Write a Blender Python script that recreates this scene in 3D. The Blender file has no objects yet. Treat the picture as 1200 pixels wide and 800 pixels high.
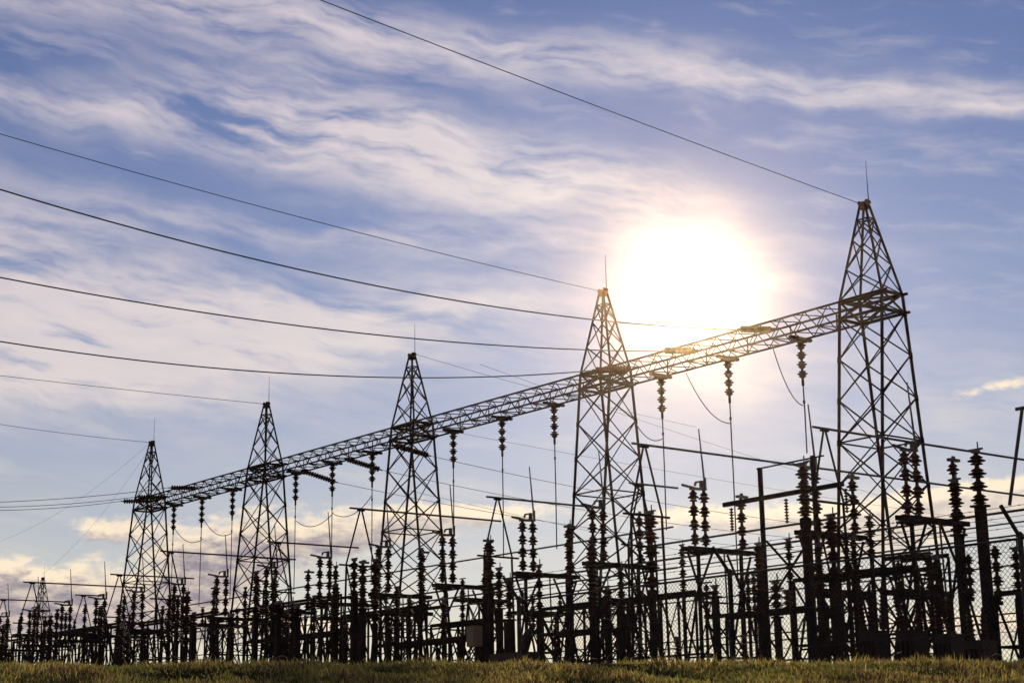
import bpy, math, random
import numpy as np
from mathutils import Vector, Matrix
random.seed(7); rng = np.random.default_rng(11)
scene = bpy.context.scene
COL = scene.collection

# ------------------------------------------------------------------ camera
# world: +X runs along the gantry row (towards the viewer's right), +Y away from the fence, +Z up, eye at the origin
F_PX, PITCH, ROLL, YAW = 1928.0, 0.2422, -0.0141, 2.4752
_fw = np.array([math.cos(YAW)*math.cos(PITCH), math.sin(YAW)*math.cos(PITCH), math.sin(PITCH)])
_r = np.cross(_fw, [0, 0, 1]); _r /= np.linalg.norm(_r); _u = np.cross(_r, _fw)
_R = math.cos(ROLL)*_r + math.sin(ROLL)*_u; _U = -math.sin(ROLL)*_r + math.cos(ROLL)*_u
cd = bpy.data.cameras.new('camera'); cam = bpy.data.objects.new('camera', cd); COL.objects.link(cam)
m = Matrix.Identity(4)
for i in range(3):
    m[i][0] = _R[i]; m[i][1] = _U[i]; m[i][2] = -_fw[i]
cam.matrix_world = m
cd.sensor_width = 36; cd.lens = F_PX/1200*36; cd.clip_start = 0.1; cd.clip_end = 20000
scene.camera = cam

def ray(px, py): return _fw + _R*(px-600)/F_PX - _U*(py-400)/F_PX
def at(px, py, Y): d = ray(px, py); return d*(Y/d[1])
def atx(px, py, X): d = ray(px, py); return d*(X/d[0])
def atz(px, py, z): d = ray(px, py); return d*(z/d[2])
def azel(px, py):
    d = ray(px, py); d = d/np.linalg.norm(d)
    return math.degrees(math.atan2(d[1], d[0])), math.degrees(math.asin(d[2]))

# ------------------------------------------------------------------ light and exposure
SUN = ray(805, 340); SUN = SUN/np.linalg.norm(SUN)
SUN_EL = math.asin(SUN[2]); SUN_AZ = math.atan2(SUN[1], SUN[0])
sl = bpy.data.lights.new('sun', 'SUN'); sl.energy = 4.0; sl.angle = math.radians(0.5); sl.color = (1.0, 0.86, 0.66)
so = bpy.data.objects.new('sun', sl); COL.objects.link(so)
so.rotation_euler = Vector(SUN).to_track_quat('Z', 'Y').to_euler()
scene.view_settings.view_transform = 'Standard'; scene.view_settings.look = 'None'
scene.view_settings.gamma = 1; scene.view_settings.use_curve_mapping = False
scene.view_settings.exposure = 0.17
scene.render.engine = 'CYCLES'
scene.cycles.use_denoising = True
scene.cycles.max_bounces = 6; scene.cycles.transparent_max_bounces = 8
scene.cycles.volume_bounces = 0

HAZE_D, HAZE_G = 0.00007, 0.975
world = bpy.data.worlds.new('World'); scene.world = world; world.use_nodes = True
NT = world.node_tree; NT.nodes.clear()
class G:
    """tiny helper for building node maths"""
    def __init__(s, nt): s.nt = nt
    def m(s, op, a, b=None, c=None, clamp=False):
        n = s.nt.nodes.new('ShaderNodeMath'); n.operation = op; n.use_clamp = clamp
        for i, v in enumerate((a, b, c)):
            if v is None: continue
            if isinstance(v, (int, float)): n.inputs[i].default_value = v
            else: s.nt.links.new(v, n.inputs[i])
        return n.outputs[0]
    def vec(s, x, y, z):
        n = s.nt.nodes.new('ShaderNodeCombineXYZ')
        for i, v in enumerate((x, y, z)):
            if isinstance(v, (int, float)): n.inputs[i].default_value = v
            else: s.nt.links.new(v, n.inputs[i])
        return n.outputs[0]
    def noise(s, vec, scale, detail=6, rough=0.55, dist=0.0, dim='3D'):
        n = s.nt.nodes.new('ShaderNodeTexNoise'); n.noise_dimensions = dim
        s.nt.links.new(vec, n.inputs['Vector']); n.inputs['Scale'].default_value = scale
        n.inputs['Detail'].default_value = detail; n.inputs['Roughness'].default_value = rough
        n.inputs['Distortion'].default_value = dist
        return n.outputs['Fac']
    def mix(s, f, a, b, mode='MIX'):
        n = s.nt.nodes.new('ShaderNodeMix'); n.data_type = 'RGBA'; n.blend_type = mode
        for k, v in ((0, f), (6, a), (7, b)):
            if isinstance(v, (int, float)): n.inputs[k].default_value = v
            elif isinstance(v, tuple): n.inputs[k].default_value = (*v, 1)
            else: s.nt.links.new(v, n.inputs[k])
        return n.outputs[2]
    def smooth(s, v, lo, hi):
        n = s.nt.nodes.new('ShaderNodeMapRange'); n.interpolation_type = 'SMOOTHSTEP'
        s.nt.links.new(v, n.inputs[0]); n.inputs[1].default_value = lo; n.inputs[2].default_value = hi
        return n.outputs[0]
g = G(NT)
tc = NT.nodes.new('ShaderNodeTexCoord'); D = tc.outputs['Generated']
sep = NT.nodes.new('ShaderNodeSeparateXYZ'); NT.links.new(D, sep.inputs[0])
dx, dy, dz = sep.outputs
sky = NT.nodes.new('ShaderNodeTexSky'); sky.sky_type = 'NISHITA'; sky.sun_disc = False
sky.sun_elevation = SUN_EL; sky.sun_rotation = math.pi/2 - SUN_AZ
sky.altitude = 100; sky.air_density = 1.0; sky.dust_density = 0.12; sky.ozone_density = 3.0
SKY_S = 0.053
SKY_TINT = (0.74, 0.81, 1.18)
# azimuth (to the right, degrees, 0 on the camera axis) and elevation
AZ0 = 141.82
az = g.m('MULTIPLY', g.m('SUBTRACT', math.radians(AZ0), g.m('ARCTAN2', dy, dx)), 57.2958)
el = g.m('MULTIPLY', g.m('ARCSINE', dz), 57.2958)
P2 = g.vec(az, el, 0.0)
# domain warp shared by all clouds
w1 = g.m('MULTIPLY', g.m('SUBTRACT', g.noise(P2, 0.16, 4), 0.5), 3.0)
P2b = g.vec(g.m('ADD', az, 31.0), g.m('ADD', el, 17.0), 3.0)
w2 = g.m('MULTIPLY', g.m('SUBTRACT', g.noise(P2b, 0.22, 4), 0.5), 1.6)
wa = g.m('ADD', az, w1); we = g.m('ADD', el, w2)
def blob(px, py, rx, ry, ang, gain, soft=1.0, warp=True):
    """soft elliptical cloud bank given by its place in the sky; radii in degrees"""
    a, e = azel(px, py); a = AZ0 - a
    X = g.m('SUBTRACT', wa if warp else az, a); Y = g.m('SUBTRACT', we if warp else el, e)
    c, s_ = math.cos(math.radians(ang)), math.sin(math.radians(ang))
    xr = g.m('MULTIPLY', g.m('ADD', g.m('MULTIPLY', X, c), g.m('MULTIPLY', Y, s_)), 1/rx)
    yr = g.m('MULTIPLY', g.m('SUBTRACT', g.m('MULTIPLY', Y, c), g.m('MULTIPLY', X, s_)), 1/ry)
    r2 = g.m('ADD', g.m('MULTIPLY', xr, xr), g.m('MULTIPLY', yr, yr))
    return g.m('MULTIPLY', g.m('EXPONENT', g.m('MULTIPLY', r2, -soft)), gain)
def total(L):
    o = L[0]
    for v in L[1:]: o = g.m('ADD', o, v)
    return o
hi_cloud = total([
    blob(180, 140, 9.0, 0.7, -2, .75), blob(420, 165, 6.0, 1.5, -14, 1.1), blob(590, 205, 6.0, 1.1, -10, 1.1),
    blob(330, 25, 8.0, 1.1, -9, .8), blob(700, 75, 8.0, 0.8, -8, .65), blob(1000, 110, 8.0, 0.45, -8, .8),
    blob(1150, 132, 3.0, 0.35, -4, .7), blob(60, 355, 7.5, 2.6, -16, 1.35), blob(300, 385, 8.0, 1.5, 4, 1.2), blob(120, 430, 6.0, 1.2, 8, .8),
    blob(480, 362, 4.5, 0.5, 4, .7), blob(60, 440, 5.0, 0.9, 10, .75), blob(500, 280, 14.0, 0.5, -4, .5),
    blob(1120, 490, 5.5, 1.2, 8, .45), blob(1040, 590, 8.0, .6, 0, .35), blob(900, 440, 7, 1.5, 0, .3), blob(40, 5, 3.5, .6, 0, .5)])
# combed streaks
ca, sa_ = math.cos(math.radians(-9)), math.sin(math.radians(-9))
sx = g.m('ADD', g.m('MULTIPLY', wa, ca), g.m('MULTIPLY', we, sa_)); sy = g.m('SUBTRACT', g.m('MULTIPLY', we, ca), g.m('MULTIPLY', wa, sa_))
streak = g.noise(g.vec(g.m('MULTIPLY', sx, 0.16), sy, 5.0), 0.80, 8, 0.54, 0.15)
fib = g.noise(g.vec(g.m('MULTIPLY', sx, 0.35), g.m('MULTIPLY', sy, 1.6), 9.0), 1.1, 8, 0.57)
tex = g.m('ADD', g.m('MULTIPLY', streak, 0.65), g.m('MULTIPLY', fib, 0.45))
hi_d = g.m('MULTIPLY', hi_cloud, g.smooth(tex, 0.37, 0.72), clamp=True)
bg_d = g.m('MULTIPLY', g.smooth(tex, 0.52, 0.80), 0.24)
hi_d = g.m('MAXIMUM', hi_d, bg_d)
hi_d = g.m('MULTIPLY', g.m('SUBTRACT', 1.0, g.m('EXPONENT', g.m('MULTIPLY', hi_d, -1.5))), g.m('ADD', 0.78, g.m('MULTIPLY', fib, 0.45)), clamp=True)
# low cumulus bank: sampled twice, here and a little higher, so that tops catch light and bellies stay dark
LOWS = [(10, 700, 3.6, 1.15, -4, 1.0), (150, 712, 3.6, 0.95, 0, .95), (125, 622, 1.5, .5, 0, .8),
    (260, 655, 3.0, 1.3, 14, .85), (420, 622, 4.0, .8, 6, .8), (560, 602, 3.0, .4, 0, .7),
    (880, 606, 4.2, .5, -3, .8), (1060, 602, 3.6, .75, 6, .9), (1180, 580, 3.0, .65, 5, .85),
    (1100, 735, 4.0, .6, 0, .8), (620, 750, 4.0, .3, 0, .6), (350, 735, 3.0, .5, 0, .6), (1160, 455, 1.6, .25, 8, .55), (1040, 640, 3.5, .4, 3, .6)]
def low_density(azv, elv):
    P = g.vec(azv, g.m('MULTIPLY', elv, 2.0), 1.0); P4 = g.vec(azv, g.m('MULTIPLY', elv, 2.0), 4.0)
    n_ = g.m('ADD', g.m('MULTIPLY', g.noise(P, 0.50, 8, 0.6, 0.2), 0.62), g.m('MULTIPLY', g.noise(P4, 1.7, 7, 0.6), 0.38))
    L = []
    for (px, py, rx, ry, an, gn) in LOWS:
        a_, e_ = azel(px, py); a_ = AZ0-a_; c_, s_ = math.cos(math.radians(an)), math.sin(math.radians(an))
        X = g.m('SUBTRACT', azv, a_); Y = g.m('SUBTRACT', elv, e_)
        xr = g.m('MULTIPLY', g.m('ADD', g.m('MULTIPLY', X, c_), g.m('MULTIPLY', Y, s_)), 1/rx)
        yr = g.m('MULTIPLY', g.m('SUBTRACT', g.m('MULTIPLY', Y, c_), g.m('MULTIPLY', X, s_)), 1/ry)
        L.append(g.m('MULTIPLY', g.m('EXPONENT', g.m('MULTIPLY', g.m('ADD', g.m('MULTIPLY', xr, xr), g.m('MULTIPLY', yr, yr)), -1.0)), gn))
    tt = total(L)
    return g.m('ADD', tt, g.m('MULTIPLY', g.m('MULTIPLY', g.m('SUBTRACT', n_, 0.5), 2.4), g.smooth(tt, 0.0, 0.3)))
lo_e = low_density(az, el)
lo_above = low_density(az, g.m('ADD', el, 0.42))
lo_d = g.m('MULTIPLY', g.smooth(lo_e, 0.22, 0.72), 0.93)
lo_core = g.smooth(lo_above, 0.28, 0.85)
# pale warm veil that thickens towards the horizon
veil_n = g.noise(g.vec(g.m('MULTIPLY', az, 0.35), el, 12.0), 0.8, 5, 0.5)
veil = g.m('MULTIPLY', g.m('EXPONENT', g.m('MULTIPLY', g.m('MAXIMUM', el, 0.0), -0.135)), g.m('ADD', g.m('MULTIPLY', veil_n, 0.5), 1.0), clamp=True)
# the air glows around the sun (thin cirrus scatters it forwards)
sd = NT.nodes.new('ShaderNodeVectorMath'); sd.operation = 'DOT_PRODUCT'; NT.links.new(D, sd.inputs[0]); sd.inputs[1].default_value = tuple(SUN)
ang = g.m('MULTIPLY', g.m('ARCCOSINE', g.m('MINIMUM', sd.outputs['Value'], 0.9999999)), 57.2958)
def lobe(w, k): return g.m('MULTIPLY', g.m('EXPONENT', g.m('MULTIPLY', g.m('POWER', g.m('DIVIDE', ang, w), 2.0), -1.0)), k)
def lobe1(w, k): return g.m('MULTIPLY', g.m('EXPONENT', g.m('DIVIDE', ang, -w)), k)
def scale_col(c, f): return g.mix(1.0, g.vec(f, f, f), c, 'MULTIPLY')
skycol = g.mix(1.0, sky.outputs[0], tuple(SKY_TINT), 'MULTIPLY')
skycol = scale_col(skycol, SKY_S)
hor = g.m('EXPONENT', g.m('MULTIPLY', g.m('MAXIMUM', el, 0.0), -0.16))
near_sun = lobe1(6.0, 1.0)
hi_c = g.mix(near_sun, (0.72, 0.62, 0.64), (1.0, 0.90, 0.80))
lo_lit = g.mix(near_sun, (0.92, 0.76, 0.56), (1.0, 0.92, 0.76))
belly = g.mix(g.smooth(g.noise(g.vec(az, g.m('MULTIPLY', el, 2.2), 21.0), 1.2, 7, 0.6), 0.35, 0.68), (0.17, 0.15, 0.23), (0.60, 0.50, 0.44))
belly = g.mix(g.smooth(az, -9.0, 2.0), belly, g.mix(0.55, belly, (0.84, 0.75, 0.62)))
lo_c = g.mix(g.m('MULTIPLY', lo_core, 0.9), lo_lit, belly)
col = g.mix(hi_d, skycol, hi_c)
col = g.mix(veil, col, g.mix(near_sun, (0.76, 0.69, 0.50), (0.92, 0.84, 0.60)))
col = g.mix(lo_d, col, lo_c)
bg = NT.nodes.new('ShaderNodeBackground'); bg.inputs['Strength'].default_value = 1.0
glow = g.mix(1.0, scale_col(g.mix(0.0, (1.0, 0.95, 0.86), (1, 1, 1)), g.m('ADD', lobe(0.5, 5.0), lobe1(0.8, 0.7))), scale_col(g.mix(0.0, (1.0, 0.84, 0.66), (1, 1, 1)), lobe1(3.0, 0.20)), 'ADD')
col = g.mix(1.0, col, glow, 'ADD')
NT.links.new(col, bg.inputs['Color'])
out = NT.nodes.new('ShaderNodeOutputWorld'); NT.links.new(bg.outputs[0], out.inputs['Surface'])

# ------------------------------------------------------------------ materials
def mat(name, base, rough=0.6, metal=0.0, var=0.35, scale=6.0, second=None, bump=0.15, trans=0.0, coat=0.0):
    M_ = bpy.data.materials.new(name); M_.use_nodes = True; nt = M_.node_tree; q = G(nt)
    b = nt.nodes['Principled BSDF']; t = nt.nodes.new('ShaderNodeTexCoord')
    n1 = q.noise(t.outputs['Object'], scale, 6, 0.6); f = q.smooth(n1, 0.35, 0.68)
    second = second or tuple(c*(1-var) for c in base)
    c = q.mix(f, tuple(base), tuple(second)); nt.links.new(c, b.inputs['Base Color'])
    r = q.m('ADD', q.m('MULTIPLY', n1, 0.3), rough-0.15); nt.links.new(r, b.inputs['Roughness'])
    b.inputs['Metallic'].default_value = metal
    if coat: b.inputs['Coat Weight'].default_value = coat
    if bump:
        bn = nt.nodes.new('ShaderNodeBump'); bn.inputs['Strength'].default_value = bump; bn.inputs['Distance'].default_value = 0.01
        nt.links.new(q.noise(t.outputs['Object'], scale*6, 4), bn.inputs['Height']); nt.links.new(bn.outputs[0], b.inputs['Normal'])
    return M_
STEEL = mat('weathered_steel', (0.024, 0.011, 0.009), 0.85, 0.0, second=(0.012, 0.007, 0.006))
GALV = mat('galvanised_steel', (0.055, 0.045, 0.04), 0.6, 0.4, second=(0.03, 0.024, 0.02))
RUST = mat('rusty_cap', (0.20, 0.065, 0.03), 0.8, 0.1, second=(0.10, 0.03, 0.018))
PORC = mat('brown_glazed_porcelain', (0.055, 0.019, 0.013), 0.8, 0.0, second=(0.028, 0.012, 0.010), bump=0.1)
PORC.node_tree.nodes['Principled BSDF'].inputs['Specular IOR Level'].default_value = 0.15
ALU = mat('dull_aluminium_tube', (0.10, 0.085, 0.08), 0.5, 0.5, second=(0.06, 0.048, 0.045))
WIRE = mat('conductor_wire', (0.05, 0.045, 0.045), 0.6, 0.4)
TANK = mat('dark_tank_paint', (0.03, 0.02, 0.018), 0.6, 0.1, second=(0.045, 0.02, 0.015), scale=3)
for M__ in (STEEL, GALV, ALU, TANK): M__.node_tree.nodes['Principled BSDF'].inputs['Specular IOR Level'].default_value = 0.2
CONC = mat('concrete', (0.27, 0.25, 0.23), 0.85)
SIGN = mat('faded_brown_panel', (0.22, 0.14, 0.07), 0.6, 0.0, second=(0.15, 0.10, 0.05), scale=4)

# ------------------------------------------------------------------ mesh helpers
class MB:
    def __init__(s): s.v = []; s.f = []
    def _add(s, vs, fs):
        n = len(s.v); s.v += [tuple(map(float, q)) for q in vs]; s.f += [tuple(i+n for i in q) for q in fs]
    def bar(s, p, q, w, h=None, up=None):
        """square section bar between two points"""
        p = np.array(p, float); q = np.array(q, float); h = h or w
        d = q-p; L = np.linalg.norm(d)
        if L < 1e-6: return s
        d /= L; up = np.array(up if up is not None else ((0, 0, 1) if abs(d[2]) < 0.95 else (1, 0, 0)), float)
        a = np.cross(d, up); a /= np.linalg.norm(a); b = np.cross(a, d)
        vs = [o + a*i*w/2 + b*j*h/2 for o in (p, q) for i, j in ((-1, -1), (1, -1), (1, 1), (-1, 1))]
        s._add(vs, [(0, 3, 2, 1), (4, 5, 6, 7), (0, 1, 5, 4), (1, 2, 6, 5), (2, 3, 7, 6), (3, 0, 4, 7)]); return s
    def box(s, c, sz): 
        c = np.array(c, float); return s.bar(c-[0, 0, sz[2]/2], c+[0, 0, sz[2]/2], sz[1], sz[0])
    def angle(s, p, q, w, t=0.012, flip=False):
        """L-section steel angle"""
        p = np.array(p, float); q = np.array(q, float); d = q-p; d /= np.linalg.norm(d)
        up = np.array((0, 0, 1) if abs(d[2]) < 0.95 else (1, 0, 0), float)
        a = np.cross(d, up); a /= np.linalg.norm(a); b = np.cross(a, d)
        if flip: a = -a
        pr = [(0, 0), (w, 0), (w, t), (t, t), (t, w), (0, w)]
        vs = [o + a*(i-w/4) + b*(j-w/4) for o in (p, q) for i, j in pr]
        s._add(vs, [(0, 5, 4, 3, 2, 1), (6, 7, 8, 9, 10, 11)] + [(i, (i+1) % 6, 6+(i+1) % 6, 6+i) for i in range(6)]); return s
    def tube(s, pts, r, n=6, r2=None):
        pts = [np.array(p, float) for p in pts]; rings = []; N = len(pts)
        for i, p in enumerate(pts):
            d = pts[min(i+1, N-1)]-pts[max(i-1, 0)]; d /= np.linalg.norm(d)
            up = np.array((0, 0, 1) if abs(d[2]) < 0.9 else (1, 0, 0), float)
            a = np.cross(d, up); a /= np.linalg.norm(a); b = np.cross(a, d)
            rr = r if r2 is None else r+(r2-r)*i/(N-1)
            rings.append([p + rr*(a*math.cos(2*math.pi*k/n)+b*math.sin(2*math.pi*k/n)) for k in range(n)])
        vs = [v for R_ in rings for v in R_]
        fs = [(i*n+k, i*n+(k+1) % n, (i+1)*n+(k+1) % n, (i+1)*n+k) for i in range(N-1) for k in range(n)]
        fs += [tuple(range(n))[::-1], tuple((N-1)*n+k for k in range(n))]
        s._add(vs, fs); return s
    def lathe(s, prof, o=(0, 0, 0), axis=(0, 0, 1), n=12, scal=0.0):
        """prof: (radius, height) list"""
        o = np.array(o, float); d = np.array(axis, float); d /= np.linalg.norm(d)
        up = np.array((0, 0, 1) if abs(d[2]) < 0.9 else (1, 0, 0), float)
        a = np.cross(d, up); a /= np.linalg.norm(a); b = np.cross(a, d); vs = []
        for r, h in prof:
            for k in range(n):
                t = 2*math.pi*k/n
                vs.append(o + d*h + r*(a*math.cos(t)+b*math.sin(t)))
        N = len(prof)
        fs = [(i*n+k, i*n+(k+1) % n, (i+1)*n+(k+1) % n, (i+1)*n+k) for i in range(N-1) for k in range(n)]
        fs += [tuple(range(n))[::-1], tuple((N-1)*n+k for k in range(n))]
        s._add(vs, fs); return s
    def mesh(s, name, mt, smooth=False):
        me = bpy.data.meshes.new(name); me.from_pydata(s.v, [], s.f); me.materials.append(mt)
        if smooth:
            me.polygons.foreach_set('use_smooth', [True]*len(me.polygons))
        me.update(); return me
    def build(s, name, mt, parent=None, smooth=False): return link(s.mesh(name, mt, smooth), name, parent)

def link(me, name, parent=None, loc=None, scale=None):
    o = bpy.data.objects.new(name, me); COL.objects.link(o); o.parent = parent
    if loc is not None: o.location = loc
    if scale is not None: o.scale = scale
    return o
def tag(o, label, cat, group=None, kind=None):
    if label: o['label'] = label
    if cat: o['category'] = cat
    if group: o['group'] = group
    o['kind'] = kind or 'thing'
    return o
def thing(name, label, cat, loc, group=None, rz=0.0):
    o = bpy.data.objects.new(name, None); COL.objects.link(o); o.location = loc; o.rotation_euler = (0, 0, rz)
    o.empty_display_size = 0.2
    return tag(o, label, cat, group)
def copy_tree(o, parent=None):
    c = o.copy(); COL.objects.link(c); c.parent = parent
    for ch in list(KIDS.get(o.name, [])) if False else [x for x in bpy.data.objects if x.parent == o]: copy_tree(ch, c)
    return c
ORD = 'first second third fourth fifth sixth seventh eighth ninth tenth eleventh twelfth thirteenth fourteenth fifteenth sixteenth seventeenth eighteenth nineteenth twentieth'.split()

# insulator unit: a cap-and-pin porcelain unit with three drip sheds; z 0..1, radius 0..1
UNIT = [(.26, 0), (.26, .08), (.40, .12), (.70, .13), (.70, .17), (.42, .27), (.55, .33), (1.0, .37), (1.0, .41), (.62, .52), (.45, .60), (.72, .63), (.72, .67), (.40, .80), (.26, .88), (.26, 1.0)]
def ins_prof(n, h, r):
    L = []
    for i in range(n):
        for a, b in UNIT: L.append((a*r, (i+b)*h/n))
    return L
_ins = {}
def ins_mesh(n, r, h):
    k = (n, round(r, 3), round(h, 2))
    if k not in _ins:
        _ins[k] = MB().lathe(ins_prof(n, k[2], r), n=12).mesh('insulator', PORC)
    return _ins[k]
def shed_prof(h, r0, r1, pitch):
    """long rod type porcelain with many equal sheds"""
    L = [(r0, 0)]; n = max(3, int(h/pitch))
    for i in range(n):
        z = i*h/n; L += [(r0, z+.1*h/n), (r1, z+.45*h/n), (r1, z+.55*h/n), (r0, z+.8*h/n)]
    return L+[(r0, h)]

# ------------------------------------------------------------------ ground
GZ = 0.775
CAMDIR = np.array([math.cos(YAW), math.sin(YAW)]); CREST = 16.3
def ground_h(x, y):
    t = x*CAMDIR[0]+y*CAMDIR[1]
    k = np.clip(t/CREST, -0.5, 1.0)
    z = -1.6 + (GZ+1.6)*k
    # a soft shoulder where bank meets the yard
    sm = np.clip((t-CREST+2.5)/2.5, 0, 1); z = z - 0.02*sm*(1-sm)*4
    u = x*CAMDIR[1]-y*CAMDIR[0]; z = z - 0.075*np.tanh(u/6)*np.exp(-((t-CREST)/4.5)**2)
    return z
xs = np.unique(np.concatenate([np.linspace(-9000, -300, 12), np.linspace(-300, -40, 27), np.linspace(-40, 20, 121), np.linspace(20, 300, 20), np.linspace(300, 4000, 8)]))
ys = np.unique(np.concatenate([np.linspace(-4000, -100, 10), np.linspace(-100, -10, 12), np.linspace(-10, 40, 101), np.linspace(40, 300, 30), np.linspace(300, 9000, 12)]))
XX, YY = np.meshgrid(xs, ys); ZZ = ground_h(XX, YY)
nearm = (np.abs(XX+5) < 35) & (np.abs(YY-15) < 25)
ZZ = ZZ + np.where(nearm, 0.02*np.sin(XX*1.7+YY*0.9)+0.015*np.sin(YY*2.3-XX*1.1), 0)
nx, ny = len(xs), len(ys)
gme = bpy.data.meshes.new('ground')
gme.from_pydata(np.stack([XX.ravel(), YY.ravel(), ZZ.ravel()], 1).tolist(), [], [(j*nx+i, j*nx+i+1, (j+1)*nx+i+1, (j+1)*nx+i) for j in range(ny-1) for i in range(nx-1)])
gm = bpy.data.materials.new('rough_ground'); gm.use_nodes = True; q = G(gm.node_tree); b = gm.node_tree.nodes['Principled BSDF']
t = gm.node_tree.nodes.new('ShaderNodeTexCoord'); n1 = q.noise(t.outputs['Object'], 0.7, 8); n2 = q.noise(t.outputs['Object'], 14, 6)
gm.node_tree.links.new(q.mix(q.smooth(n2, .35, .7), q.mix(n1, (0.06, 0.05, 0.02), (0.035, 0.04, 0.014)), (0.035, 0.025, 0.014)), b.inputs['Base Color']); b.inputs['Roughness'].default_value = 1.0; b.inputs['Specular IOR Level'].default_value = 0.0
gme.materials.append(gm); gme.polygons.foreach_set('use_smooth', [True]*len(gme.polygons))
go = link(gme, 'ground'); go['kind'] = 'structure'

# ------------------------------------------------------------------ lattice towers and gantry beam
TX0, TY = -30.557, 37.64
Z_AP, Z_U, Z_L = 15.85, 12.844, 12.292
TA, TB, SL = 1.613, 0.93, 0.097
tower_labels = ['tall lattice tower with orange rusty cap at the right end of the gantry row',
    'lattice tower close below the sun, second from the right in the gantry row',
    'middle lattice tower of the five carrying the long gantry beam',
    'lattice tower second from the left of the five carrying the gantry beam',
    'smallest of the five gantry towers, at the left end of the beam']
def build_tower(x, y, s=1.0, label='', rust=False):
    T = thing('lattice_tower', label, 'tower', (x, y, GZ), 'lattice towers of the gantry row')
    zu, zl, za = Z_U-GZ, Z_L-GZ, Z_AP-GZ
    def corner(i, j, z):
        if z <= zu: return np.array([i*TA/2, j*(TB/2+SL*(zu-z)), z])
        t = (z-zu)/(za-0.12-zu); return np.array([i*(TA/2*(1-t)+.11*t), j*(TB/2*(1-t)+.09*t), z])
    for i in (-1, 1):
        for j in (-1, 1):
            mb = MB(); mb.bar(corner(i, j, 0), corner(i, j, zu), .068); mb.bar(corner(i, j, zu), corner(i, j, za-.1), .055)
            mb.box(corner(i, j, 0.06), (.3, .3, .12)); mb.build('leg', STEEL, T)
    low = MB(); zs = list(np.linspace(0.15, zl, 10))
    faces = [((-1, -1), (1, -1)), ((-1, 1), (1, 1)), ((-1, -1), (-1, 1)), ((1, -1), (1, 1))]
    for n_, (a, b_) in enumerate(faces):
        for k in range(9):
            z0, z1 = zs[k], zs[k+1]
            low.angle(corner(*a, z0), corner(*b_, z1), .04); low.angle(corner(*b_, z0), corner(*a, z1), .04, flip=True)
            for c_ in (a, b_): low.bar(corner(*c_, z1-.09), corner(*c_, z1+.09), .085, .085)
        for z in (zs[0], zs[3], zs[6]): low.angle(corner(*a, z), corner(*b_, z), .05)
    low.build('lower_bracing', STEEL, T)
    mid = MB()
    for a, b_ in faces:
        for z in (zl, zu): mid.bar(corner(*a, z), corner(*b_, z), .08)
        mid.angle(corner(*a, zl), corner(*b_, zu), .05); mid.angle(corner(*b_, zl), corner(*a, zu), .05)
    mid.bar(corner(-1, -1, zu), corner(1, 1, zu), .05); mid.bar(corner(1, -1, zl), corner(-1, 1, zl), .05)
    for j in (-1, 1):
        for z in (zl, zu): mid.bar(corner(1, j, z), corner(1, j, z)+[.18, 0, 0], .07)
    mid.build('waist_ring', STEEL, T)
    up = MB(); zz = [zu, zu+.95, zu+1.85, zu+2.45]
    for a, b_ in faces:
        for k in range(3):
            up.angle(corner(*a, zz[k]), corner(*b_, zz[k+1]), .038); up.angle(corner(*b_, zz[k]), corner(*a, zz[k+1]), .038, flip=True)
        up.angle(corner(*a, zz[3]), corner(*b_, zz[3]), .045)
    up.build('peak_bracing', STEEL, T)
    cp = MB(); cp.bar((-.17, 0, za-.03), (.17, 0, za-.03), .22, .06); cp.bar((-.13, 0, za-.14), (.13, 0, za-.14), .2, .16)
    for i in (-1, 1): cp.bar((i*.12, 0, za), (i*.15, 0, za+.05), .2, .05)
    cp.build('cap', RUST if rust else STEEL, T)
    MB().tube([(.13, .05, za-.1), (.12, .05, za+1.3)], .018, 6, .006).build('lightning_rod', GALV, T)
    return T
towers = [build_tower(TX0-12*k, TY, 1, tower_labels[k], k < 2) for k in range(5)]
small = build_tower(-146.8, 60, 1, 'tiny distant lattice tower rising alone near the left edge of the yard')
del small['group']

def beam_span(x0, x1, label):
    B = thing('gantry_beam', label, 'gantry beam', (x1, TY, Z_L), 'truss beam spans between the towers')
    L = x0-x1; h = Z_U-Z_L; w = TB/2
    for j in (-1, 1):
        for z in (0.0, h):
            MB().bar((0, j*w, z), (L, j*w, z), .055).build('chord', STEEL, B)
    n = max(4, round(L/0.95)); br = MB()
    for k in range(n):
        a, c = L*k/n, L*(k+1)/n; mid_ = (a+c)/2
        for j in (-1, 1):
            br.angle((a, j*w, 0), (mid_, j*w, h), .032); br.angle((mid_, j*w, h), (c, j*w, 0), .032, flip=True)
        for z in (0.0, h):
            br.angle((a, -w, z), (mid_, w, z), .032); br.angle((mid_, w, z), (c, -w, z), .032, flip=True)
        if k % 2 == 0: br.bar((a, -w, 0), (a, w, 0), .032); br.bar((a, w, 0), (a, w, h), .032)
    br.build('bracing', STEEL, B); return B
for k in range(4):
    beam_span(TX0-12*k-TA/2, TX0-12*(k+1)+TA/2, ['gantry truss beam span running from the rightmost tower to the tower below the sun',
      'gantry truss beam span between the tower below the sun and the middle tower', 'gantry truss beam span between the middle tower and the tower left of it',
      'farthest gantry truss beam span, ending at the small leftmost tower'][k])
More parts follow.
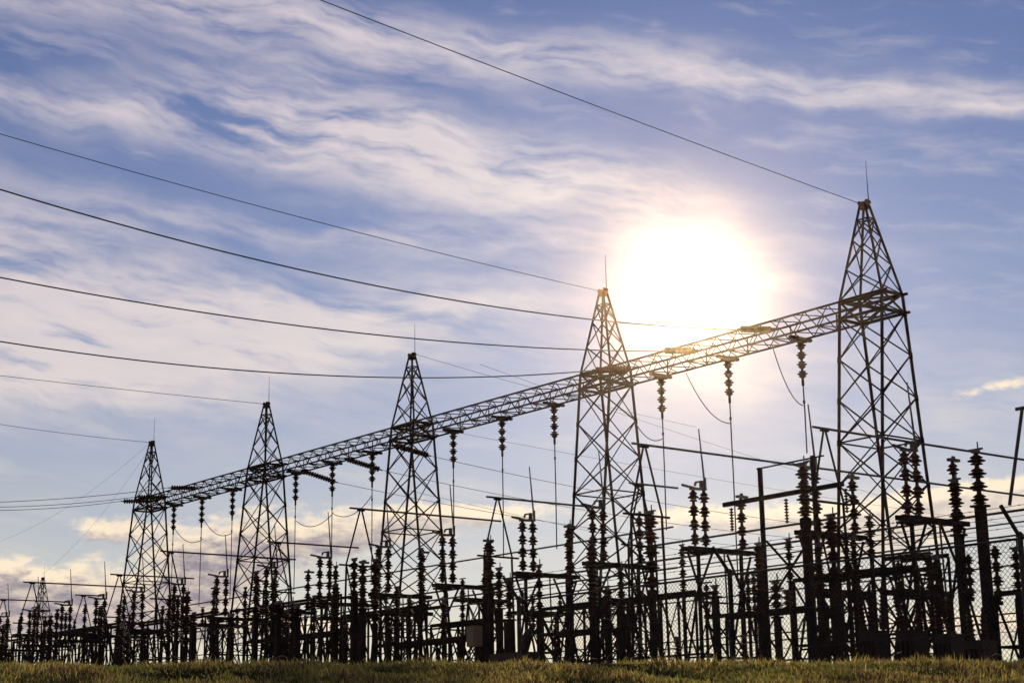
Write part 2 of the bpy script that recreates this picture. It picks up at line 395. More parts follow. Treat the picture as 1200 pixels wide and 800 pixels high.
for k in range(5):   # the beam passes through each tower head
    B = thing('gantry_beam', 'short truss section passing through the %s' % ['head of the tall right tower', 'head of the tower below the sun', 'head of the middle tower', 'head of the second tower from the left', 'head of the leftmost tower'][k], 'gantry beam', (TX0-12*k, TY, Z_L), 'truss sections inside the tower heads')
    ch = MB(); h = Z_U-Z_L; w = TB/2-.1; L = TA/2-.03
    for j in (-1, 1):
        for z in (.05, h-.05): ch.bar((-L, j*w, z), (L, j*w, z), .055)
    ch.build('chord', STEEL, B); br = MB()
    for z in (.05, h-.05): br.angle((-L, -w, z), (0, w, z), .042); br.angle((0, w, z), (L, -w, z), .042)
    for j in (-1, 1): br.angle((-L, j*w, .05), (0, j*w, h-.05), .042); br.angle((0, j*w, h-.05), (L, j*w, .05), .042)
    br.build('bracing', STEEL, B)

# ------------------------------------------------------------------ strings hanging from the beam, with droppers
hang = [(-33.4, 8.6), (-36.55, 5.0), (-39.72, 6.95), (-45.44, 6.9), (-48.55, 6.9), (-51.7, 6.95), (-57.5, 6.9), (-60.65, 6.9), (-63.75, 6.9), (-69.6, 6.9), (-72.7, 6.9), (-75.72, 6.9)]
for i, (x, zb) in enumerate(hang):
    T = thing('suspension_insulator', 'brown suspension insulator string hanging from the gantry beam, %s from the right' % ORD[i], 'insulator', (x, TY, Z_L-.04), 'insulator strings hanging from the gantry beam')
    mb = MB(); mb.bar((0, -.48, -.06), (0, .48, -.06), .12, .09); mb.bar((-.1, -.2, -.12), (.1, .2, -.12), .16, .1)
    mb.build('crossarm', STEEL, T)
    pr = [(a, -b_-.16) for a, b_ in ins_prof(4, 1.2, .165)]
    MB().lathe([(.05, -.06)]+pr+[(.03, -1.42)], n=12).build('insulator_string', PORC, T)
    MB().tube([(0, 0, -1.38), (0, 0, -1.55)], .045).build('clamp', STEEL, T)
    d = MB().tube([(x, TY, Z_L-1.55), (x+.01, TY, (Z_L+zb)/2-.6), (x, TY, zb)], .022).tube([(x, TY, Z_L-1.55-.6), (x, TY, Z_L-1.55-.5)], .04).build('dropper_wire', WIRE)
    tag(d, 'straight vertical dropper wire below the %s hanging insulator from the right' % ORD[i], 'wire', 'dropper wires below the gantry beam')
def sagline(p, q, sag, n=24):
    p = np.array(p, float); q = np.array(q, float)
    return [p+(q-p)*t-np.array([0, 0, 4*sag*t*(1-t)]) for t in np.linspace(0, 1, n)]
def wire(p, q, sag, r, label, group=None, name='power_line', cat='wire', n=24):
    o = MB().tube(sagline(p, q, sag, n), r, 5).build(name, WIRE)
    return tag(o, label, cat, group)
# jumper loops between droppers and the beam
for i, (a, b_, za_, zb_, sg) in enumerate([(-33.45, -31.9, 9.9, 12.2, .5), (-36.6, -35.2, 9.9, 12.2, .5), (-39.75, -38.5, 9.6, 12.0, .5), (-57.5, -60.6, 9.6, 9.6, .35), (-60.7, -63.7, 10.6, 9.5, .45), (-69.6, -72.7, 9.9, 9.9, .4), (-72.7, -75.7, 10.2, 9.8, .4)]):
    pass
jump = [((905, 405), (941, 475), 'loop of jumper wire curving down to the dropper left of the tallest tower'), ((804, 437), (856, 496), 'loop of jumper wire below the brightest part of the sky'),
        ((737, 480), (776, 514), 'small jumper wire loop beside the second tower from the right'), ((347, 610), (391, 600), 'hanging jumper loop between two droppers right of the second tower from the left'),
        ((391, 602), (436, 580), 'jumper loop swinging left from the middle tower'), ((204, 618), (238, 631), 'small jumper loop just right of the leftmost gantry tower'), ((238, 607), (272, 624), 'small jumper loop second from the leftmost gantry tower')]
for (a, b_, lb) in jump:
    A, B_ = at(*a, TY), at(*b_, TY)
    wire(A, B_, .42, .017, lb, 'jumper loops below the gantry beam', 'jumper_wire', n=14)

# tension strings lying along and across the beam
def tension(p, d, L, label, ndisc=10, r=.125, grp='tension insulator strings at the beam'):
    p = np.array(p, float); d = np.array(d, float); d /= np.linalg.norm(d)
    T = thing('tension_insulator', label, 'insulator', tuple(p), grp)
    MB().lathe(shed_prof(L, .05, r, .13), (0, 0, 0), d, 12).build('insulator_string', PORC, T)
    MB().tube([-d*.15, d*.02], .04).build('clamp', STEEL, T)
    MB().tube([d*L*.98, d*(L+.15)], .03).build('clamp', STEEL, T)
    return p+d*(L+.15)
# far side: strings pull down to thin conductors running away to the right
far = [(-33.2, 12.2), (-37.4, 12.25), (-41.3, 12.2)]
far_px = [((463, 522), (500, 533), (640, 560), (1000, 640)), ((408, 538), (437, 548), (640, 603), (900, 660))]
ends = []
for i, (a, b_) in enumerate([((463, 522), (501, 533)), ((407, 538), (436, 547)), ((356, 552), (389, 563))]):
    A = at(*a, TY+.5); A = A
    X = A[0]; Bp = atx(b_[0], b_[1], X); d = Bp-A; L = 1.7
    e = tension(A, d, L, ['slanting tension insulator string crossing inside the middle tower', 'slanting tension insulator string just left of the middle tower', 'slanting tension insulator string left of centre, nearest the second tower from the left'][i])
    ends.append(e)
for i, (e, sl_) in enumerate(zip(ends, (1.2, 1.0, 1.0))):
    q_ = e+np.array([0, 55, .3]); wire(e, q_, 1.4, .012, ['highest', 'middle', 'lowest'][i]+' of the thin conductors running off right from the slanting insulator strings', 'thin conductors leaving to the right', n=30)
# near side: incoming line conductors and shield wires
def incoming(px_a, X, tgt, r, label, midpx=None, grp='incoming overhead line wires'):
    """from the attachment point the wire runs towards -Y; the sag is read off where it leaves the frame"""
    e = atx(*px_a, X); tgt = np.array(tgt, float); m_ = atx(*midpx, X)
    # parabola z(y) through target, middle and far sample
    A = np.array([[y*y, y, 1] for y in (tgt[1], m_[1], e[1])]); c = np.linalg.solve(A, [tgt[2], m_[2], e[2]])
    a = max(c[0], 0.0006)
    k = (e[2]-tgt[2]-a*(e[1]**2-tgt[1]**2))/(e[1]-tgt[1]); c0 = tgt[2]-a*tgt[1]**2-k*tgt[1]
    pts = []
    for y in np.linspace(tgt[1], -25, 60):
        t = (tgt[1]-y)/(tgt[1]-e[1]); pts.append((tgt[0]+(X-tgt[0])*min(t, 1), y, a*y*y+k*y+c0))
    o = MB().tube(pts, r, 5).build('power_line', WIRE); return tag(o, label, 'wire', grp)
AP = lambda k: (TX0-12*k-.15, TY, Z_AP)
incoming((375, 0), -30.7, AP(0), .012, 'topmost thin overhead wire running to the tip of the tallest tower', (700, 122))
incoming((0, 157), -42.7, AP(1), .012, 'thin overhead wire running to the tip of the tower below the sun', (450, 280))
incoming((0, 440), -66.7, AP(3), .012, 'thin overhead wire running to the tip of the second tower from the left', (200, 461))
incoming((0, 497), -78.7, AP(4), .012, 'thin overhead wire running to the tip of the leftmost gantry tower', (80, 508))
tpts = []
for i, (pa, X, pm, lab) in enumerate([((0, 222), -34.2, (500, 346), 'thick conductor, highest of the three sweeping in from the left below the sun'),
                                 ((0, 325), -37.6, (300, 375), 'thick conductor, middle of the three sweeping in from the left edge'),
                                 ((0, 400), -41.0, (300, 435), 'thick conductor, lowest of the three sweeping in from the left edge')]):
    tgt = (X, TY-2.0, 12.35)
    incoming(pa, X, tgt, .019, lab, pm)
    tension((X, TY-.45, 12.58), (0, -1.5, -.2), 1.35, ['dark tension string inside the beam just left of the tallest tower', 'tension string inside the beam below the sun glare', 'tension string on the beam beside the second tower from the right'][i], r=.11)
for i, (X, z0, mid_y) in enumerate([(-77.9, 12.5, 588), (-76.2, 12.6, 583), (-72.6, 12.7, 585)]):
    e = atx(0, [592, 588, 582][i], X)
    tgt = np.array([X, TY-1.9, 12.5])
    pts = sagline(tgt, e+(e-tgt)*.6, .25, 30)
    o = MB().tube(pts, .014, 5).build('power_line', WIRE)
    tag(o, ['lowest', 'middle', 'highest'][i]+' of three conductors reaching the left end of the gantry beam from the left', 'wire', 'conductors at the left end of the beam')
    tension((X, TY-.45, 12.6), (0, -1.4, -.1), 1.3, ['tension string sticking out left of the leftmost gantry tower', 'tension string on the beam just right of the leftmost gantry tower', 'tension string lying along the beam between the two leftmost towers'][i])
# guy like wires falling left from the last tower and the wire leaving the middle tower
A_ = np.array(AP(4)); e = atx(0, 627, -100.0)
wire(A_, A_+(e-A_)*1.15, .8, .005, 'faint slack wire falling left from the leftmost gantry tower tip, upper of two', 'faint wires falling left')
e = atx(60, 660, -95.0)
wire(A_-[0, 0, .25], A_+(e-A_)*1.1, .6, .005, 'faint slack wire falling steeply left from the leftmost gantry tower tip', 'faint wires falling left')
wire(np.array(AP(2))+[.3, 0, 0], atx(760, 492, -54.6)+[0, 3, 0], .15, .008, 'thin wire leaving the middle tower tip down to the right', None)
for i, (a, b_) in enumerate([((600, 516), (1010, 585)), ((650, 455), (960, 555)), ((600, 599), (1000, 680))]):
    p0 = at(*a, 60.0); p1 = atx(b_[0], b_[1], p0[0]+2)
    wire(p0-(p1-p0)*.25, p1+(p1-p0)*.5, .3, .010, ['second', 'highest', 'lowest'][i]+' of the faint distant wires crossing behind the tower below the sun', 'faint distant wires behind the towers')

# ------------------------------------------------------------------ haze volume added to spread sun glare over the steel
hz = bpy.data.meshes.new('haze'); hx, hy0, hy1, hz0, hz1 = 260, -80, 330, -10, 26
hz.from_pydata([(x_, y_, z_) for z_ in (hz0, hz1) for x_, y_ in ((-hx, hy0), (hx, hy0), (hx, hy1), (-hx, hy1))], [], [(0, 3, 2, 1), (4, 5, 6, 7), (0, 1, 5, 4), (1, 2, 6, 5), (2, 3, 7, 6), (3, 0, 4, 7)])
hm = bpy.data.materials.new('glare_haze'); hm.use_nodes = True; hm.node_tree.nodes.clear()
pv = hm.node_tree.nodes.new('ShaderNodeVolumePrincipled'); pv.inputs['Color'].default_value = (1.0, 0.72, 0.40, 1); pv.inputs['Density'].default_value = HAZE_D; pv.inputs['Anisotropy'].default_value = HAZE_G
mo = hm.node_tree.nodes.new('ShaderNodeOutputMaterial'); hm.node_tree.links.new(pv.outputs[0], mo.inputs['Volume']); hz.materials.append(hm)
ho = link(hz, 'haze'); ho['kind'] = 'stuff'; ho['label'] = 'thin warm haze volume added over the whole yard for sun glare'

# ------------------------------------------------------------------ lattice stand
_stand = {}
def stand_mesh(h, wb, wt, ax=1.0):
    k = (round(h, 2), wb, wt, ax)
    if k in _stand: return _stand[k]
    mb = MB(); n = max(2, round(h/1.5)); zs = np.linspace(0, h, n+1)
    c = lambda i, j, z: np.array([i*(wb+(wt-wb)*z/h)/2*ax, j*(wb+(wt-wb)*z/h)/2, z])
    for i, j in ((-1, -1), (1, -1), (1, 1), (-1, 1)): mb.bar(c(i, j, 0), c(i, j, h), .07)
    fc = [((-1, -1), (1, -1)), ((-1, 1), (1, 1)), ((-1, -1), (-1, 1)), ((1, -1), (1, 1))]
    for a, b_ in fc:
        for t_ in range(n):
            mb.angle(c(*a, zs[t_]), c(*b_, zs[t_+1]), .045); mb.angle(c(*b_, zs[t_]), c(*a, zs[t_+1]), .045, flip=True)
            if t_: mb.angle(c(*a, zs[t_]), c(*b_, zs[t_]), .045)
        mb.bar(c(*a, h), c(*b_, h), .07)
    _stand[k] = mb.mesh('lattice_stand', STEEL); return _stand[k]

# ------------------------------------------------------------------ row of vertical break disconnectors
SZ = 5.42
def make_switch(x, label):
    T = thing('disconnect_switch', label, 'disconnector', (x, 32.4, GZ), 'disconnectors raised on stands in front of the towers')
    H = SZ-GZ
    mb = MB()
    for i in (-.1, .1): mb.bar((i, -.35, H-.09), (i, 2.25, H-.09), .07, .12)
    for j in (-.3, .2, 1.0, 2.2): mb.bar((-.14, j, H-.09), (.14, j, H-.09), .07, .10)
    mb.bar((0, -.3, H-.2), (0, .3, H-.2), .3, .06)
    mb.build('base_beam', STEEL, T)
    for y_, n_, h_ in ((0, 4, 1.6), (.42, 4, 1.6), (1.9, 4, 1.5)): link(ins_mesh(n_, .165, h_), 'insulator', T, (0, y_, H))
    mb = MB(); mb.bar((0, -.42, H+1.68), (0, .12, H+1.62), .06); mb.bar((0, -.1, H+1.6), (0, .5, H+1.63), .10, .07)
    mb.bar((0, .34, H+1.62), (0, .34, H+1.86), .09); mb.bar((0, .34, H+1.84), (0, .12, H+1.80), .05); mb.bar((0, .12, H+1.8), (0, .08, H+1.7), .05)
    mb.tube([(0, .5, H+1.6), (0, .5, H+1.95)], .03)
    mb.build('hinge_end', ALU, T)
    MB().tube([(0, .48, H+1.65), (0, .32, H+3.35)], .032, 6, .018).build('blade', ALU, T)
    mb = MB(); mb.bar((0, 1.75, H+1.53), (0, 2.15, H+1.53), .12, .07); mb.tube([(0, 1.9, H+1.5), (.05, 1.9, H+1.62)], .05); mb.build('jaw_end', ALU, T)
    MB().tube([(.22, 1.0, .9), (.22, .9, H-.1)], .025).build('operating_rod', GALV, T)
    # two posts with cross bracing between them and splayed struts along the row
    mb = MB()
    for y_ in (.1, 1.8):
        MB().bar((0, y_, 0), (0, y_, H-.17), .08).bar((-.15, y_, .02), (.15, y_, .02), .3, .04).build('post', STEEL, T)
        for i in (-1, 1): mb.bar((i*.95, y_, .0), (0, y_, H-1.0), .05)
        mb.bar((-.52, y_, 1.6), (.52, y_, 1.6), .05)
        mb.bar((0, y_, H-1.2), (0, y_+(.55 if y_ < 1 else -.55), H-.18), .05); mb.bar((0, y_, H-1.2), (0, y_-(.4 if y_ < 1 else -.4), H-.18), .05)
    for za, zb_ in ((.1, 1.6), (1.6, 3.1)):
        mb.bar((.04, .1, za), (.04, 1.8, zb_), .04); mb.bar((-.04, 1.8, za), (-.04, .1, zb_), .04)
    mb.bar((0, .1, 1.6), (0, 1.8, 1.6), .05); mb.bar((0, .1, 3.1), (0, 1.8, 3.1), .05)
    mb.build('strut', STEEL, T)
    return T
sw_x = [-21.0, -25.6, -28.9, -33.05, -37.4, -40.8, -45.15, -49.05, -53.0, -57.0, -61.05, -64.85, -68.8, -72.8, -76.7, -80.7, -84.7, -88.7, -92.7]
proto = None
for i, x in enumerate(sw_x[1:]):
    lab = 'raised disconnector with upright blade rod above twin insulator stacks, %s from the right' % ORD[i]
    if proto is None: proto = make_switch(x, lab)
    else:
        c = copy_tree(proto); c.location.x = x; c['label'] = lab

# ------------------------------------------------------------------ tube busbars on A-frames (run away from the viewer)
def aframe(p, h, label, spread=.5):
    x, y, z = p; T = thing('busbar_trestle', label, 'support frame', (x, y, GZ), 'inverted V frames holding tube busbars')
    z -= GZ
    for i in (-1, 1): MB().bar((0, i*.04, z-.05), (i*.02, i*spread, z-h), .036).build('leg', STEEL, T)
    MB().bar((0, -.12, z-.03), (0, .12, z-.03), .08, .04).build('head', STEEL, T)
    mb = MB(); mb.bar((0, -spread-.25, z-h), (0, spread+.25, z-h), .05)
    mb.bar((0, -spread, z-h), (0, -spread-.1, 0), .045); mb.bar((0, spread, z-h), (0, spread+.1, 0), .045); mb.bar((0, -spread, z-h), (0, spread, .5), .035); mb.build('stand', STEEL, T)
PZ = 7.1
fr = [(755, 521, 'over the fence between the two rightmost towers', 46), (966, 502, 'directly left of the tallest tower', 46), (583, 583, 'left of the tower below the sun', 32.7), (423, 596, 'left of the middle tower', 32.4),
      (325, 635, 'right of the second tower from the left', 32.4), (200, 646, 'right of the leftmost gantry tower', 32.4), (140, 673, 'before the leftmost gantry tower', 32.4), (98, 697, 'between the tiny tower and the leftmost gantry tower', 32.4), (38, 682, 'beside the tiny distant tower at left', 32.4), (4, 702, 'at the far left edge', 32.4), (750, 567, 'close behind the tower below the sun', 32.4)]
for px, py, lb, ye in fr:
    p = atz(px, py, PZ)
    T = tag(MB().tube([(p[0], p[1]-.4, PZ), (p[0]-.05, max(ye, p[1]+1), PZ+.02)], .03, 8).build('busbar', ALU), 'tube busbar from the V frame %s' % lb, 'busbar', 'tube busbars over the disconnectors')
    aframe((p[0], p[1], PZ-.02), 1.7, 'inverted V frame %s' % lb)
# busbars along the row
def rowbus(Y, z, xa, xb, r, label, droop=0.0):
    o = MB().tube(sagline((xa, Y, z), (xb, Y, z), droop, 12), r, 8).build('busbar', ALU)
    tag(o, label, 'busbar', 'long busbars running along the row')
rowbus(TY, 7.02, -82, -39.4, 0.031, 'long busbar along the towers with its right end near the sun side A frame', .0)
rowbus(36.0, 6.22, -39.0, -30.1, 0.034, 'short sloping looking busbar ending left of the tallest tower')
rowbus(36.0, 5.72, -86, -24.5, 0.034, 'long thick busbar running behind the disconnector row to the right edge')
rowbus(40.5, 6.1, -90, -25, 0.024, 'thin busbar farthest back behind the towers')
rowbus(34.6, 4.9, -90, -24, 0.024, 'lower busbar directly under the disconnector bases')
rowbus(30.2, 4.55, -84, -31.5, 0.027, 'front busbar passing below the disconnector bases')
rowbus(43.0, 5.2, -98, -28, 0.027, 'rear low busbar seen between the stands')
for q_, lb in ((749, 'upper'), (757, 'lower')):
    rowbus(58.0, at(820, q_, 58)[2], -150, -40, .035, lb+' of two faint distant busbars low behind the fence')
# steel portal with thick arm
T = thing('steel_portal', 'dark steel portal with two posts and a thick arm left of the tallest tower', 'portal frame', (-28.2, 30, GZ))
for x in (-28.2, -26.45): MB().bar((x+28.2, 0, 0), (x+28.2, 0, 6.72-GZ+(.05 if x > -27 else 0)), .09, .09).build('post', STEEL, T)
MB().bar((-1.2, -.12, 5.92-GZ), (2.75, -.12, 5.94-GZ), .08, .11).build('arm', STEEL, T)
MB().bar((-.1, 0, 6.7-GZ), (2.1, 0, 6.72-GZ), .035).build('top_rail', STEEL, T)
mb = MB(); mb.bar((0, .1, 4.9-GZ), (1.75, .1, 3.2-GZ), .045); mb.bar((1.75, -.1, 4.9-GZ), (0, -.1, 3.2-GZ), .045); mb.build('bracing', STEEL, T)
for i, (px, y0, y1, Y) in enumerate([(857, 595, 622, 30), (921, 584, 613, 30), (991, 572, 601, 30)]):
    p, q_ = at(px, y0, Y), at(px, y1, Y); T = thing('suspension_insulator', 'small thin ribbed insulator hanging under the portal arm, %s from the left' % ORD[i], 'insulator', tuple(p), 'thin insulators under the portal arm')
    MB().lathe([(a, -h_) for a, h_ in shed_prof(p[2]-q_[2], .02, .06, .07)], n=10).build('insulator_string', PORC, T)
# leaning rod on right edge
a, b_ = at(1198, 478, 28), at(1183, 592, 28)
tag(MB().tube([b_, a], .035).bar(a-[.15, 0, 0], a+[.15, 0, 0], .06).build('contact_arm', ALU), 'leaning open contact arm with a short tee top at the right edge', 'switch arm')

# ------------------------------------------------------------------ columns with insulators (instrument transformers, arresters, post insulators)
GROUPS = {}
def column(px, yt, ys, Y, r, w, n=4, style='post', pxb=None, side=None, label='', group=None, rep=(), cat='post insulator', name='insulator_column', horn=True):
    """stack from yt to ys (photo rows) on a steel column of width w (m)"""
    w *= .72
    if style != 'post': r *= .8
    p = at(px, yt, Y); s = at(px, ys, Y); x, H1, H0 = (p[0]+s[0])/2, p[2]-GZ, s[2]-GZ
    T = thing(name, label, cat, (x, Y, GZ), group)
    if style == 'post': I = link(ins_mesh(n, r, H1-H0), 'insulator', T, (0, 0, H0))
    else: I = MB().lathe(shed_prof(H1-H0, r*.62, r, .11), n=14).build('insulator', PORC, T); I.location = (0, 0, H0)
    H1 -= H0
    mb = MB(); mb.tube([(0, 0, H1), (0, 0, H1+.06)], r*.5, 8); mb.bar((-r*.9, 0, H1+.07), (r*.9, 0, H1+.07), .05, .035)
    if horn: mb.tube([(r*.3, 0, H1), (r*.3, 0, H1+.22)], .015, 5)
    mb.build('terminal', ALU, I); H1 += H0
    mb = MB()
    if w > .2:
        mb.lathe([(w*.52, 0), (w*.52, .04), (w*.42, .08), (w*.42, H0-.25), (w*.5, H0-.2), (w*.5, H0-.03), (w*.3, H0)], n=14)
    else:
        mb.bar((0, 0, 0), (0, 0, H0-.04), w, w); mb.bar((0, 0, 0), (0, 0, .04), w*2, w*2); mb.bar((0, 0, H0-.04), (0, 0, H0), w*1.7, w*1.7)
        for z in np.arange(.9, H0-.3, .9): mb.bar((0, 0, z), (0, 0, z+.04), w*1.15)
    mb.build('support_column', STEEL, T)
    if side:
        sx, s0, s1 = side; q0, q1 = at(px+sx, s0, Y), at(px+sx, s1, Y); dx_ = q0[0]-at(px, s0, Y)[0]
        b_ = MB(); b_.bar((0, 0, q1[2]-GZ-.04), (dx_*1.25, 0, q1[2]-GZ-.04), .08); b_.build('bracket', STEEL, T)
        link(ins_mesh(4, r*.72, q0[2]-q1[2]), 'insulator', T, (dx_, 0, q1[2]-GZ))
        MB().bar((dx_-.1, 0, q0[2]-GZ+.03), (dx_*.4, 0, q0[2]-GZ+.03), .05, .03).build('terminal', ALU, T)
    out_ = [T]
    for k, lb in rep:
        c = copy_tree(T); c.location.x = x-12*k; c['label'] = lb; out_.append(c)
    return out_
GR = 'insulator columns standing in the front row'
def reps(desc, ks): return [(k, desc % BAY[k]) for k in ks]
BAY = {1: 'one tower bay further left', 2: 'two tower bays further left', 3: 'three tower bays further left', 4: 'four tower bays further left', 5: 'five tower bays further left'}
BAY = {1: 'in the middle bay', 2: 'in the second bay from the left', 3: 'in the leftmost gantry bay', 4: 'in the far left bay', 5: 'in the bay at the left edge'}
def col_with_reps(desc, where, ks, *a, **k):
    k['label'] = desc+' '+where; k['group'] = k.get('group', GR)
    k['rep'] = [(q_, desc+' '+BAY[q_]) for q_ in ks]
    return column(*a, **k)
# right side
column(1146, 530, 592, 28, .185, .24, side=(13, 640, 705), label='tallest dark insulator column near the right edge, rising highest beside the fence post', group=GR)
column(1121, 565, 626, 28, .165, .21, side=(9, 650, 700), label='second tall dark insulator column, just left of the tallest one by the right edge', group=GR)
column(942, 546, 606, 26, .17, .34, style='post', label='tall column with thick reddish body left of the tallest tower', group=GR)
column(960, 640, 690, 27, .14, .18, label='slim column right behind the thick reddish bodied column', group=GR)
column(976, 606, 680, 27, .2, .26, label='stout insulator column between the reddish column and the tallest tower', group=GR)
column(1020, 608, 652, 30, .14, .10, label='thin legged insulator column at the foot of the tallest tower', group=GR)
column(838, 690, 698, 24, .12, .16, n=1, side=(-10, 684, 720), label='short post with small side insulator, left of the plain fence post', group=GR)
column(910, 684, 722, 25, .17, .15, side=(13, 690, 715), label='insulator column with side stack just right of the portal post', group=GR)
column(890, 640, 695, 28, .15, .2, style='ribbed', label='ribbed column beside the left portal post', group=GR)
column(1192, 646, 690, 26, .13, .12, label='small insulator post touching the angled fence post at the right edge', group=GR)
column(1091, 652, 735, 30, .13, .10, n=6, label='left one of the slender twin stacks over the right tanks', group=GR)
column(1099, 655, 735, 30, .13, .10, n=6, label='right one of the slender twin stacks over the right tanks', group=GR)
column(992, 628, 672, 31, .13, .09, label='left one of two small stacks inside the legs of the tallest tower', group=GR)
column(1001, 632, 674, 31, .13, .09, label='right one of two small stacks inside the legs of the tallest tower', group=GR)
column(925, 634, 680, 33, .14, .12, label='insulator stack just left of the thick reddish column', group=GR)
# repeated bay equipment
col_with_reps('broad dark ribbed column, widest of its bay,', 'right of the tower below the sun', (1, 2, 3), 763, 602, 690, 27, .21, .28, style='post', n=5)
col_with_reps('insulator column with a small side stack', 'left of the tower below the sun', (1, 2, 3), 632, 665, 715, 26, .13, .17, side=(-8, 698, 738))
col_with_reps('tall left insulator column of a trio', 'right of the middle tower', (1, 2, 3), 574, 636, 695, 28, .19, .2)
col_with_reps('middle insulator column of a trio', 'right of the middle tower', (1, 2, 3), 585, 668, 712, 28, .17, .2)
col_with_reps('right insulator column of a trio', 'right of the middle tower', (1, 2, 3), 597, 680, 725, 28, .17, .2)
col_with_reps('ribbed arrester column', 'directly below the tower under the sun', (1,), 694, 640, 708, 27, .18, .34, style='ribbed')
col_with_reps('slim insulator column', 'at the left leg of the tower below the sun', (1, 2, 3), 668, 618, 690, 29, .15, .14)
col_with_reps('dark flask shaped column', 'right leg side of the tower below the sun', (1,), 728, 668, 712, 28, .15, .12)
col_with_reps('short ribbed column', 'close right of the tower below the sun', (1,), 712, 690, 730, 27, .15, .18, style='ribbed')
col_with_reps('slender four unit stack', 'standing back between the two right towers', (1, 2, 3), 800, 640, 690, 42, .16, .14, group='insulator columns in the back row')
col_with_reps('slender low stack', 'standing back beside the fence post', (1, 2, 3), 869, 680, 722, 36, .14, .1, group='insulator columns in the back row')
column(877, 675, 718, 36, .14, .1, label='middle of three small stacks on a low bar beside the portal post', group='insulator columns in the back row')
column(884, 674, 718, 36, .14, .1, label='right one of three small stacks on a low bar beside the portal post', group='insulator columns in the back row')
rest = [(415, 657, 700, 26, .17, .2), (425, 660, 712, 26, .17, .22), (493, 645, 690, 30, .15, .12), (465, 690, 730, 28, .15, .18), (455, 715, 740, 26, .16, .2), (348, 712, 725, 25, .2, .24), (326, 708, 722, 25, .2, .22), (300, 672, 720, 25, .16, .2), (272, 722, 745, 26, .13, .16),
        (227, 720, 735, 25, .15, .22), (208, 700, 750, 26, .14, .14), (312, 700, 742, 28, .13, .1), (405, 735, 768, 26, .13, .1), (393, 715, 750, 28, .12, .1), (190, 712, 750, 30, .14, .14), (170, 738, 760, 30, .13, .15), (99, 710, 750, 30, .14, .14), (66, 716, 760, 26, .16, .2), (40, 715, 755, 30, .15, .15), (24, 720, 760, 30, .15, .15), (8, 728, 760, 30, .15, .15), (118, 712, 755, 28, .16, .16), (145, 700, 735, 33, .15, .12), (250, 700, 740, 30, .14, .14), (287, 690, 735, 32, .14, .12), (368, 700, 740, 30, .14, .13), (480, 700, 745, 30, .14, .13), (520, 705, 745, 30, .14, .13), (542, 690, 725, 32, .13, .1), (651, 735, 765, 26, .1, .1), (794, 750, 766, 25, .1, .1), (872, 748, 766, 25, .1, .1), (750, 752, 768, 25, .1, .1)]
for i, (px, a, b_, Y, r, w) in enumerate(sorted(rest)):
    side_ = 'near the left edge' if px < 130 else 'around the leftmost gantry tower' if px < 235 else 'around the second tower from the left' if px < 400 else 'around the middle tower' if px < 560 else 'in the right half of the yard'
    idx = sum(1 for q_ in sorted(rest)[:i] if (q_[0] < 130, q_[0] < 235, q_[0] < 400, q_[0] < 560) == (px < 130, px < 235, px < 400, px < 560))
    column(px, a, b_, Y, r, w, style='post', label='minor insulator column %s, %s from the left there' % (side_, ORD[idx]), group='minor insulator columns scattered through the yard', horn=False)

# ------------------------------------------------------------------ tank type equipment at the right
def tank(px0, px1, yt, Y, label, bush):
    a, b_ = at(px0, yt, Y), at(px1, yt, Y); x = (a[0]+b_[0])/2; dep = float(np.array(a)@_fw); w = max(.4, ((px1-px0)*dep/F_PX*.84-.788*.42)/.615); h = a[2]-GZ
    T = thing('power_transformer', label, 'transformer', (x, Y, GZ), 'dark oil filled tanks at the right')
    # body with cooling ribs, lid and skid
    mb = MB(); mb.box((0, 0, h*.5), (w, .42, h*.84))
    n = max(4, int(w/.14))
    for k in range(n): 
        mb.box((-w/2+w*(k+.5)/n, -.24, h*.5), (.03, .07, h*.66)); mb.box((-w/2+w*(k+.5)/n, .24, h*.5), (.03, .07, h*.66))
    mb.build('tank', TANK, T)
    MB().box((0, 0, h*.95), (w*1.06, .46, .06)).build('lid', TANK, T)
    MB().box((0, 0, .05), (w*1.1, .5, .1)).build('skid', STEEL, T)
    for bx, y_t, lean in bush:
        q_ = at(bx, y_t, Y); hh = q_[2]-GZ-h; mb = MB()
        ax = np.array([lean, 0, 1.0]); mb.lathe([(.08, -.03), (.08, .05)]+[(r_*(1.25-.4*z_/hh), z_+.05) for r_, z_ in shed_prof(hh, .045, .072, .075)]+[(.03, hh+.05), (.03, hh+.15)], (q_[0]-x-lean*hh, 0, h), ax, 12)
        mb.build('bushing', PORC, T)
    return T
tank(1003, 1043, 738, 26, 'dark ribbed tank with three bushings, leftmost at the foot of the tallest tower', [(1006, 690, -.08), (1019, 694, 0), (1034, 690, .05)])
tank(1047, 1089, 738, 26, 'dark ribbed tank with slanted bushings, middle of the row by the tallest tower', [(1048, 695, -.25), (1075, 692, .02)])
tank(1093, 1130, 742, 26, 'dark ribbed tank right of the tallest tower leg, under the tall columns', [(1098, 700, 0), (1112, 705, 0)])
tank(1131, 1166, 750, 25, 'lowest dark tank at the foot of the tallest insulator column', [(1136, 722, 0), (1152, 722, 0)])
